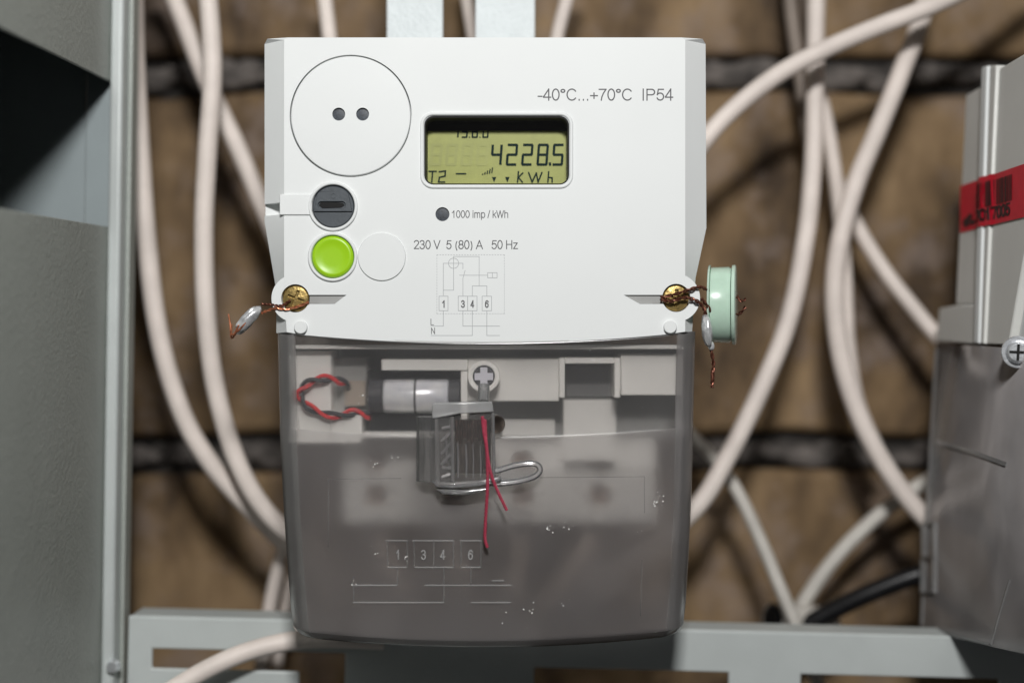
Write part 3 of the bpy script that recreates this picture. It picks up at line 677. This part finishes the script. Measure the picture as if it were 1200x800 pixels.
# backup battery with its twisted leads
bt = empty('backup_battery', 'silver wrapped battery with twisted red and black leads behind the clear strip', 'battery', tuple(W(485, 468, .018)))
inv = bt.matrix_basis.copy()
def btp(name, bm, m, par=bt, sm=50):
    o = obj(name, bm, m, None, sm)
    o.parent = par
    if par is bt: o.matrix_parent_inverse = Matrix.Translation(-Vector(bt.location))
    return o
bm = bmesh.new(); boxp(bm, 431, 435, 539.5, 506.5, .0168, .0293); btp('holder', bm, M['black'])
bm = bmesh.new(); P = [W(x, 464, .0165) for x in (450, 452, 490, 524, 526)]
tube(bm, P, lambda t: .0066 if 0 < t < 1 else .0060, 32); btp('cell', bm, M['foil'])
for x0, x1 in ((433.5, 449.5), (526.5, 539)):
    bm = bmesh.new(); tube(bm, [W(x0, 464, .0165), W(x1, 464, .0165)], .0068, 28); btp('end_cap', bm, M['dark'])
bm = bmesh.new(); tube(bm, [W(486, 464, .0165), W(488.5, 464, .0165)], .0067, 28); btp('shrink_band', bm, M['dark'])
loop = [W(433, 487, .014), W(415, 483, .011), W(395, 487, .009), W(372, 482, .008), (W(355, 470, .008)), W(352, 457, .008), W(366, 446, .008), W(385, 443, .009), W(402, 448, .012), W(412, 455, .019)]
bm = bmesh.new(); twisted(bm, loop, .00085, .0010, 4, (0,)); btp('red_lead', bm, M['red_wire'])
bm = bmesh.new(); twisted(bm, loop, .00085, .0010, 4, (math.pi,)); btp('black_lead', bm, M['dark'])
bm = bmesh.new(); boxp(bm, 404, 446, 428, 475, .016, .0188); btp('connector', bm, mat('tan_plastic', (.36, .31, .26), .5))

# ------------------------------------------------------------ clear snap seal with red thread
sl = empty('snap_seal', 'clear plastic padlock-like seal with red thread ends, hung over the cover screw', 'seal')
YS = -.0075
def sbox(name, r, ya, yb, m=M['glass'], bv=.0004, pts=None):
    bm = bmesh.new()
    if pts: prism(bm, pts, ya, yb)
    else: prism(bm, [(r[0], r[1]), (r[2], r[1]), (r[2], r[3]), (r[0], r[3])], ya, yb)
    return bevel(obj(name, bm, m, sl), bv, 3)
sbox('cap', None, -.0098, -.0025, M['emboss'], .0005, [(508, 473), (512, 470.5), (577, 469), (579, 481), (540, 483), (508, 489)])
# hollow case: walls of clear plastic
sbox('case_wall', None, -.0092, -.0028, M['seal'], .0005, [(510, 489), (515, 489), (517, 562), (512, 568)])
sbox('case_wall', None, -.0090, -.0030, M['seal'], .0004, [(529, 487), (533, 487), (534, 562), (530, 562)])
sbox('case_wall', None, -.0092, -.0028, M['seal'], .0005, [(576, 482), (580, 482), (581, 556), (577, 557)])
sbox('front_pane', None, -.0099, -.00965, M['seal_pane'], .0002, [(511, 488), (579, 482.5), (580, 560), (512, 566)])
sbox('case_floor', None, -.0095, -.0028, M['seal_edge'], .0006, [(507, 561), (530, 562), (560, 560), (586, 555), (588, 560), (560, 567), (530, 569), (515, 568)])
sbox('case_foot', None, -.0088, -.0035, M['seal'], .0008, [(512, 570), (545, 571), (575, 568), (572, 572), (545, 577), (520, 576)])
# diagonal ribs
for k, (x0, y0, x1, y1) in enumerate(((518, 515, 529, 505), (518, 530, 529, 517), (518, 542, 529, 530), (519, 545, 529, 546), (519, 556, 529, 553), (519, 500, 529, 498))):
    bm = bmesh.new(); tube(bm, [W0((x0, y0), -.0085), W0((x1, y1), -.0078)], .0006, 8); obj('rib', bm, M['seal_edge'], sl)
for x, y0_, y1_ in ((512, 489, 566), (531, 489, 561), (537.5, 516, 556), (547, 518, 556), (555, 516, 557), (563.5, 520, 556), (578.5, 483, 556), (524, 508, 540)):  # pale beads added to stand in for upright highlights on the case
    bm = bmesh.new(); tube(bm, [W0((x, y0_), -.0100), W0((x+.8, (y0_+y1_)/2), -.0101), W0((x+.6, y1_), -.0100)], lambda t: .00012+.00022*abs(math.sin(x*3+t*7)), 6); obj('highlight_bead', bm, M['seal_edge'], sl)
# ridged barrel behind, at left
bm = bmesh.new(); n = 72; cx, cz = W0((508, 0), 0).x, 0
prof = []
for a in range(n):
    th = 2*math.pi*a/n; r = .0066+(.00030 if a % 6 < 3 else -.0002); prof.append((W0((510, 0), 0).x+r*math.cos(th), -.0046+r*.62*math.sin(th)))
A = [bm.verts.new((x, y, W0((0, 487), 0).z)) for x, y in prof]; B = [bm.verts.new((x, y, W0((0, 562), 0).z)) for x, y in prof]
bm.faces.new(A); bm.faces.new(B[::-1]); loopbridge(bm, A, B); obj('ridged_barrel', bm, M['barrel'], sl, 20)
# dark ridged rotor inside
bm = bmesh.new(); prof = []
for a in range(72):
    th = 2*math.pi*a/72; r = .0063+(.00035 if a % 6 < 3 else -.0002); prof.append((W0((555, 0), 0).x+r*math.cos(th), -.0058+r*.42*math.sin(th)))
A = [bm.verts.new((x, y, W0((0, 490), 0).z)) for x, y in prof]; B = [bm.verts.new((x, y, W0((0, 552), 0).z)) for x, y in prof]
bm.faces.new(A); bm.faces.new(B[::-1]); loopbridge(bm, A, B); obj('rotor', bm, M['tint_glass'], sl, 20)
bm = bmesh.new()
for k in range(9):
    x = 536+k*4.4; tube(bm, [W0((x, 490), -.0088), W0((x+.5, 514+4*math.sin(k*2.1)), -.0088)], .00062, 8)
obj('rotor_teeth', bm, mat('dark_smoked_plastic', (.035, .022, .018), .2, var=.6, vscale=500), sl)
bm = bmesh.new(); lathe_y(bm, 581, 496, [(11, -.0015), (11, -.0045), (9.5, -.0052), (0, -.0052)], 36); obj('stud', bm, M['tint_glass'], sl)
bm = bmesh.new(); tube(bm, [W0((567, 452), -.0015), W0((567, 462), -.0035), W0((567, 471), -.006)], .0022, 14); obj('hook', bm, M['seal'], sl)
# tail loop
lp = [(560, 563), (585, 564), (610, 561), (626, 556), (632.5, 549), (629, 542.5), (618, 541), (600, 544), (583, 549), (566, 550)]
bm = bmesh.new(); tube(bm, catmull([W0(p, -.0062) for p in lp], 8), .00115, 12); obj('tail_loop', bm, M['seal_edge'], sl, 60)
bm = bmesh.new(); V = [(586, 550), (604, 545.5), (619, 543.5), (627, 547), (624, 553), (608, 558.5), (586, 561)]; prism(bm, V, -.0064, -.0060); obj('tail_web', bm, M['seal'], sl)
# red thread
th = empty('thread', 'frayed crimson seal thread with two loose ends hanging from the clear seal', 'thread')
for nm, pts in (('strand', [(566, 486, -.0104), (568, 505, -.0106), (571, 522, -.0106), (572, 545, -.0107), (571.5, 575, -.010), (569.5, 605, -.008), (568.8, 628, -.0065), (571.5, 638, -.006)]), ('strand', [(569, 490, -.0102), (570, 512, -.0104), (572.5, 535, -.0110), (577, 555, -.0108), (585, 575, -.010), (594, 594, -.009)])):
    bm = bmesh.new(); twisted(bm, [W0(p[:2], p[2]) for p in pts], .00034, .00034, 14, (0, 2.1, 4.2), 5); obj(nm, bm, M['thread'], th)

# ------------------------------------------------------------ lead seals and copper wires
def ellipsoid(bm, c, ax, half, wid, dep, n=24, rings=14, rough=.05):
    ax = Vector(ax).normalized(); u = ax.cross(Vector((0, 1, 0))).normalized(); v = ax.cross(u)
    Ls = []
    for i in range(rings+1):
        t = -1+2*i/rings; k = math.sqrt(max(0, 1-abs(t)**2.6))
        if i in (0, rings): Ls.append([bm.verts.new(c+ax*half*t)]); continue
        L_ = []
        for j in range(n):
            a = 2*math.pi*j/n; p = c+ax*half*t+u*wid*k*math.cos(a)+v*dep*k*math.sin(a)
            p += (p-c)*rough*noise.noise(p*500); L_.append(bm.verts.new(p))
        Ls.append(L_)
    for a, b in zip(Ls, Ls[1:]):
        for j in range(n):
            if len(a) == 1: bm.faces.new((a[0], b[(j+1) % n], b[j]))
            elif len(b) == 1: bm.faces.new((a[j], a[(j+1) % n], b[0]))
            else: bm.faces.new((a[j], a[(j+1) % n], b[(j+1) % n], b[j]))
l1 = empty('lead_seal', 'crumpled silver lead seal on copper wire, sticking out left of the meter', 'seal', group='lead wire seals')
bm = bmesh.new(); ellipsoid(bm, W0((292, 375), -.002), Vector((-32, 0, -36)), .0072, .0022, .0034, rough=.14); obj('lead_disc', bm, M['lead'], l1, 50)
bm = bmesh.new(); ellipsoid(bm, W0((290, 371.5), -.0042), Vector((-32, 0, -36)), .0055, .0011, .0008, rough=.2); obj('pressed_face', bm, M['lead'], l1, 50)
for pts, m_ in (([(362, 354, -.0006), (350, 359, -.0010), (336, 362, -.0010), (324, 361, -.0008), (314, 364, -.0006), (307, 367, -.001)], 'copper'),
                ([(340, 352, .0002), (330, 358, -.0006), (318, 357, .0002), (307, 356.5, -.001)], 'oldcopper')):
    bm = bmesh.new(); twisted(bm, [W0(p[:2], p[2]) for p in pts], .00028, .0003, 4); obj('wire', bm, M[m_], l1)
for pts in ([(280, 388, -.003), (273, 396, -.0025), (271, 380, -.002), (269, 368, -.002)], [(296, 372, -.0048), (284, 386, -.0052), (275, 392, -.005), (274, 380, -.004)], [(283, 381, -.005), (276, 394, -.004)]):
    bm = bmesh.new(); tube(bm, catmull([W0(p[:2], p[2]) for p in pts], 6), .00035, 8); obj('wire', bm, M['copper'], l1)
l2 = empty('lead_seal', 'shiny lead seal hanging edge-on at the right screw, dark wire tail below', 'seal', group='lead wire seals')
bm = bmesh.new(); ellipsoid(bm, W0((828, 387), -.001), Vector((2.5, 0, -30)), .0064, .0019, .0050, rough=.12); obj('lead_disc', bm, M['lead'], l2, 50)
bm = bmesh.new(); ellipsoid(bm, W0((833, 405), -.0005), Vector((1, 0, -3)), .0018, .0012, .0012, rough=.2); obj('crimp', bm, M['lead'], l2, 50)
for pts, tr in (([(774, 351, -.0012), (786, 353, -.0018), (802, 349, -.0020), (816, 353, -.0022), (824, 362, -.002), (827, 372, -.001)], 5), ([(833, 408, 0), (836, 425, 0), (835.5, 440, .0005), (834.5, 454, .0005)], 3)):
    bm = bmesh.new(); twisted(bm, [W0(p[:2], p[2]) for p in pts], .00038, .0004, tr); obj('wire', bm, M['oldcopper'], l2)
bm = bmesh.new(); ellipsoid(bm, W0((835.3, 441), .0004), Vector((0, 0, 1)), .0030, .0008, .0008, rough=.3); obj('wire_knot', bm, M['oldcopper'], l2)
gs = empty('plastic_seal', 'pale green translucent round plastic seal seen edge-on, right of the meter', 'seal')
def lathe_x(bm, c, prof, n=64):
    Ls = [[bm.verts.new(c+GR @ Vector((dx, r*math.cos(2*math.pi*k/n), r*math.sin(2*math.pi*k/n)))) for k in range(n)] for dx, r in prof]
    for a, b in zip(Ls, Ls[1:]): loopbridge(bm, a, b)
    bm.faces.new(Ls[0]); bm.faces.new(Ls[-1][::-1])
cg = W0((852, 356), .0135)
q = S
GR = Matrix.Rotation(R(-11.5), 3, 'Z')
bm = bmesh.new(); lathe_x(bm, cg, [(-12.5*q, 43*q), (-11.5*q, 45*q), (9*q, 45.5*q), (10.5*q, 44.5*q), (12*q, 44*q)]); obj('drum', bm, M['seal_green'], gs, 60)
bm = bmesh.new(); lathe_x(bm, cg, [(12.2*q, 38*q), (13*q, 47.5*q), (16.5*q, 48*q), (17.5*q, 46.5*q)]); obj('back_rim', bm, M['seal_green'], gs, 60)
bm = bmesh.new(); lathe_x(bm, cg, [(-15*q, 47*q), (-14.5*q, 47.8*q), (-12.7*q, 47.8*q), (-12.6*q, 40*q)]); obj('front_rim', bm, M['seal_green'], gs, 60)
for pts, tr in (([(774, 349, -.0008), (790, 345, -.0018), (806, 340, -.0018), (819, 336.5, -.0010), (829, 340, .001), (838, 350, .004), (840, 354, .005)], 5), ([(821, 350, -.0022), (828, 358, -.001), (835, 366, .001), (840, 370, .004)], 2.5),
                ([(864, 347, .001), (868, 352, .0), (873, 351, -.0015)], 1), ([(864, 369, .001), (868, 366, .0), (873, 359.5, -.001)], 1)):
    bm = bmesh.new(); twisted(bm, [W0(p[:2], p[2]) for p in pts], .00036, .00038, tr); obj('wire', bm, M['oldcopper'], gs)

# ------------------------------------------------------------ second meter at the right
X2 = .192; roll = R(2.9)
m2 = empty('electricity_meter', 'grey-white electricity meter at the right edge, seen from its side, red barcode sticker', 'electricity meter', (X2, 0, 0))
m2.rotation_euler = (0, roll, 0)
Ri = Matrix.Rotation(roll, 3, 'Y').transposed()
def side(px, py, pr=0.0):       # local point on the meter's left flank, pr = metres proud of it
    o = Ri @ (Vector((0, -D, 0))-Vector((X2, 0, 0))); d = Ri @ Vector(((px-600)*S/D, 1, (400-py)*S/D))
    t = (0-o.x)/d.x; p = o+d*t; return Vector((-pr, p.y, p.z))
def flank(name, poly, pr, depth, m, bv=.0006, seg=2):
    bm = bmesh.new(); a = [bm.verts.new(side(*q, pr)) for q in poly]; b = [bm.verts.new(side(*q, pr)+Vector((depth, 0, 0))) for q in poly]
    bm.faces.new(a); bm.faces.new(b[::-1]); loopbridge(bm, a, b)
    return bevel(obj(name, bm, m, m2), bv, seg) if bv else obj(name, bm, m, m2)
flank('rear_shell', [(1132, 111), (1158, 97), (1147, 356), (1120, 357)], 0, .168, M['side'])
flank('plinth', [(1102, 361), (1119, 358), (1147, 356.5), (1146, 403), (1099, 400)], .0006, .169, M['side'])
flank('front_shell', [(1172, 80), (1178, 77), (1236, 42), (1226, 225), (1201, 297), (1182, 404), (1157, 403.5)], .0002, .168, M['side'])
flank('front_chamfer', [(1201.4, 298), (1226.3, 226), (1226, 408), (1182.6, 404)], -.003, .16, M['white'])
flank('ridge', [(1156, 79), (1163, 77), (1152.5, 403), (1146.8, 403)], .0022, .10, M['white'], .0009, 3)
flank('ridge', [(1164, 77), (1171.5, 76.5), (1156.5, 403.2), (1153, 403)], .0014, .10, M['side'], .0007, 3)
# translucent lower cover as a shell
poly = [(1101, 403.5), (1146, 405), (1190, 408), (1226, 411), (1224, 770), (1165, 757), (1120, 746), (1083, 735)]
bm = bmesh.new(); a = [bm.verts.new(side(*q, .0015)) for q in poly]; b = [bm.verts.new(side(*q, .0015)+Vector((.17, 0, 0))) for q in poly]
bm.faces.new(a); bm.faces.new(b[::-1])
for i in range(3, len(a)): bm.faces.new((a[i], a[(i+1) % len(a)], b[(i+1) % len(a)], b[i]))
cv2 = obj('terminal_cover', bm, M['cover_side'], m2); sd = cv2.modifiers.new('wall', 'SOLIDIFY'); sd.thickness = .0014; sd.offset = -1
flank('terminal_block', [(1153, 408), (1224, 411), (1224, 498), (1151, 492)], -.004, .15, M['white2'])
flank('inner_wall', [(1108, 410), (1150, 410), (1150, 510), (1106, 520)], -.012, .14, M['grey'])
flank('lower_block', [(1128, 545), (1190, 560), (1190, 600), (1125, 590)], -.02, .12, M['white2'])
def reli(name, polys, wpx, m, th):
    bm = bmesh.new(); strokes(bm, polys, wpx, lambda x, y, p: side(x, y, .0016+p), th); return obj(name, bm, m, cv2)
reli('highlight_streak', [[(1104, 518), (1140, 528), (1182, 543)]], 5, M['emboss'], .0003)  # pale raised strip standing in for a highlight streak on the cover
reli('moulded_edge', [[(1101, 410), (1093, 560), (1084, 732)], [(1086, 732), (1120, 742), (1163, 754)], [(1101, 612), (1101, 694), (1087, 697)]], 2, M['emboss'], .0004)
reli('clip', [rc(1087, 613, 1100, 652), rc(1085.5, 654, 1099.5, 694)], 1.6, M['emboss'], .0009)
reli('front_edge_line', [[(1188, 680), (1176, 720), (1167, 754)]], 1.6, M['emboss'], .0004)
# cover screw with washer, standing off the flank
cc = side(1202, 413, .0028)
dirv = (Ri @ (Vector((0, -D, 0))-Vector((X2, 0, 0)))-cc).normalized()
rot = dirv.to_track_quat('Z', 'Y').to_matrix().to_4x4()
bm = bmesh.new(); bmesh.ops.create_cone(bm, cap_ends=True, segments=32, radius1=.0062, radius2=.0060, depth=.0012, matrix=Matrix.Translation(cc-dirv*.002) @ rot); bevel(obj('washer', bm, M['steel'], m2), .0003, 2)
bm = bmesh.new(); bmesh.ops.create_cone(bm, cap_ends=True, segments=32, radius1=.0046, radius2=.0036, depth=.003, matrix=Matrix.Translation(cc) @ rot); s2 = bevel(obj('cover_screw', bm, M['steel'], m2), .0004, 2)
bm = bmesh.new(); bmesh.ops.create_cube(bm, size=1, matrix=Matrix.Translation(cc+dirv*.0015) @ rot @ Matrix.Diagonal((.0062, .0010, .0004, 1))); bmesh.ops.create_cube(bm, size=1, matrix=Matrix.Translation(cc+dirv*.00152) @ rot @ Matrix.Diagonal((.0010, .0062, .0004, 1)))
obj('cross_recess', bm, M['black'], s2)
# red sticker, draped over the flank and its ridge
def stick(x, y, p=0):
    e = .0003+p
    xr0, xr1 = 1146.8+(403-y)/326*9.5, 1157+(403-y)/326*14.5
    if x < xr0-2: k = .0
    elif x < xr0: k = .0023*(x-xr0+2)/2
    elif x < (xr0+xr1)/2: k = .0023
    elif x < xr1: k = .0016
    elif x < xr1+3: k = .0004+.0012*(1-(x-xr1)/3)
    else: k = .0004
    return side(x, y, k+e)
xs = [1126+i*(1212-1126)/43 for i in range(44)]
bm = bmesh.new(); top = [bm.verts.new(stick(x, 218-(x-1126)*.338)) for x in xs]; bot = [bm.verts.new(stick(x, 273-(x-1126)*.243)) for x in xs]
for i in range(43): bm.faces.new((top[i], top[i+1], bot[i+1], bot[i]))
st = obj('sticker', bm, M['sticker'], m2, 60)
def on_st(x, v, p): y0 = 218-(x-1126)*.338; y1 = 273-(x-1126)*.243; return stick(x, y0+(y1-y0)*v, p)
bm = bmesh.new(); x = 1147; rr = random.Random(5)
while x < 1188:
    w_ = rr.choice((.7, 1.1, 1.8, 2.4))
    V = [bm.verts.new(on_st(*q, .0002)) for q in ((x, .12), (x+w_, .12), (x+w_, .62), (x, .62))]; bm.faces.new(V)
    x += w_+rr.choice((.5, .8, 1.6))
obj('barcode', bm, M['ink'], st)
text('sticker_number', '2017005', 1150, 1186, 44, 11, lambda x, y, p: on_st(x, y/50, p), M['ink'], st, .17, .0002)
bm = bmesh.new()
for (ax, ay, r_) in ((1134, .8, 5), (1138, .72, 3.5), (1141, .84, 3)):
    V = [bm.verts.new(on_st(ax+r_*math.cos(t_)*rr.uniform(.8, 1.1), ay+r_/50*math.sin(t_)*rr.uniform(.8, 1.1), .0002+.00002*r_)) for t_ in [i*math.pi/5 for i in range(10)]]; bm.faces.new(V)
obj('ink_smudge', bm, M['ink'], st)
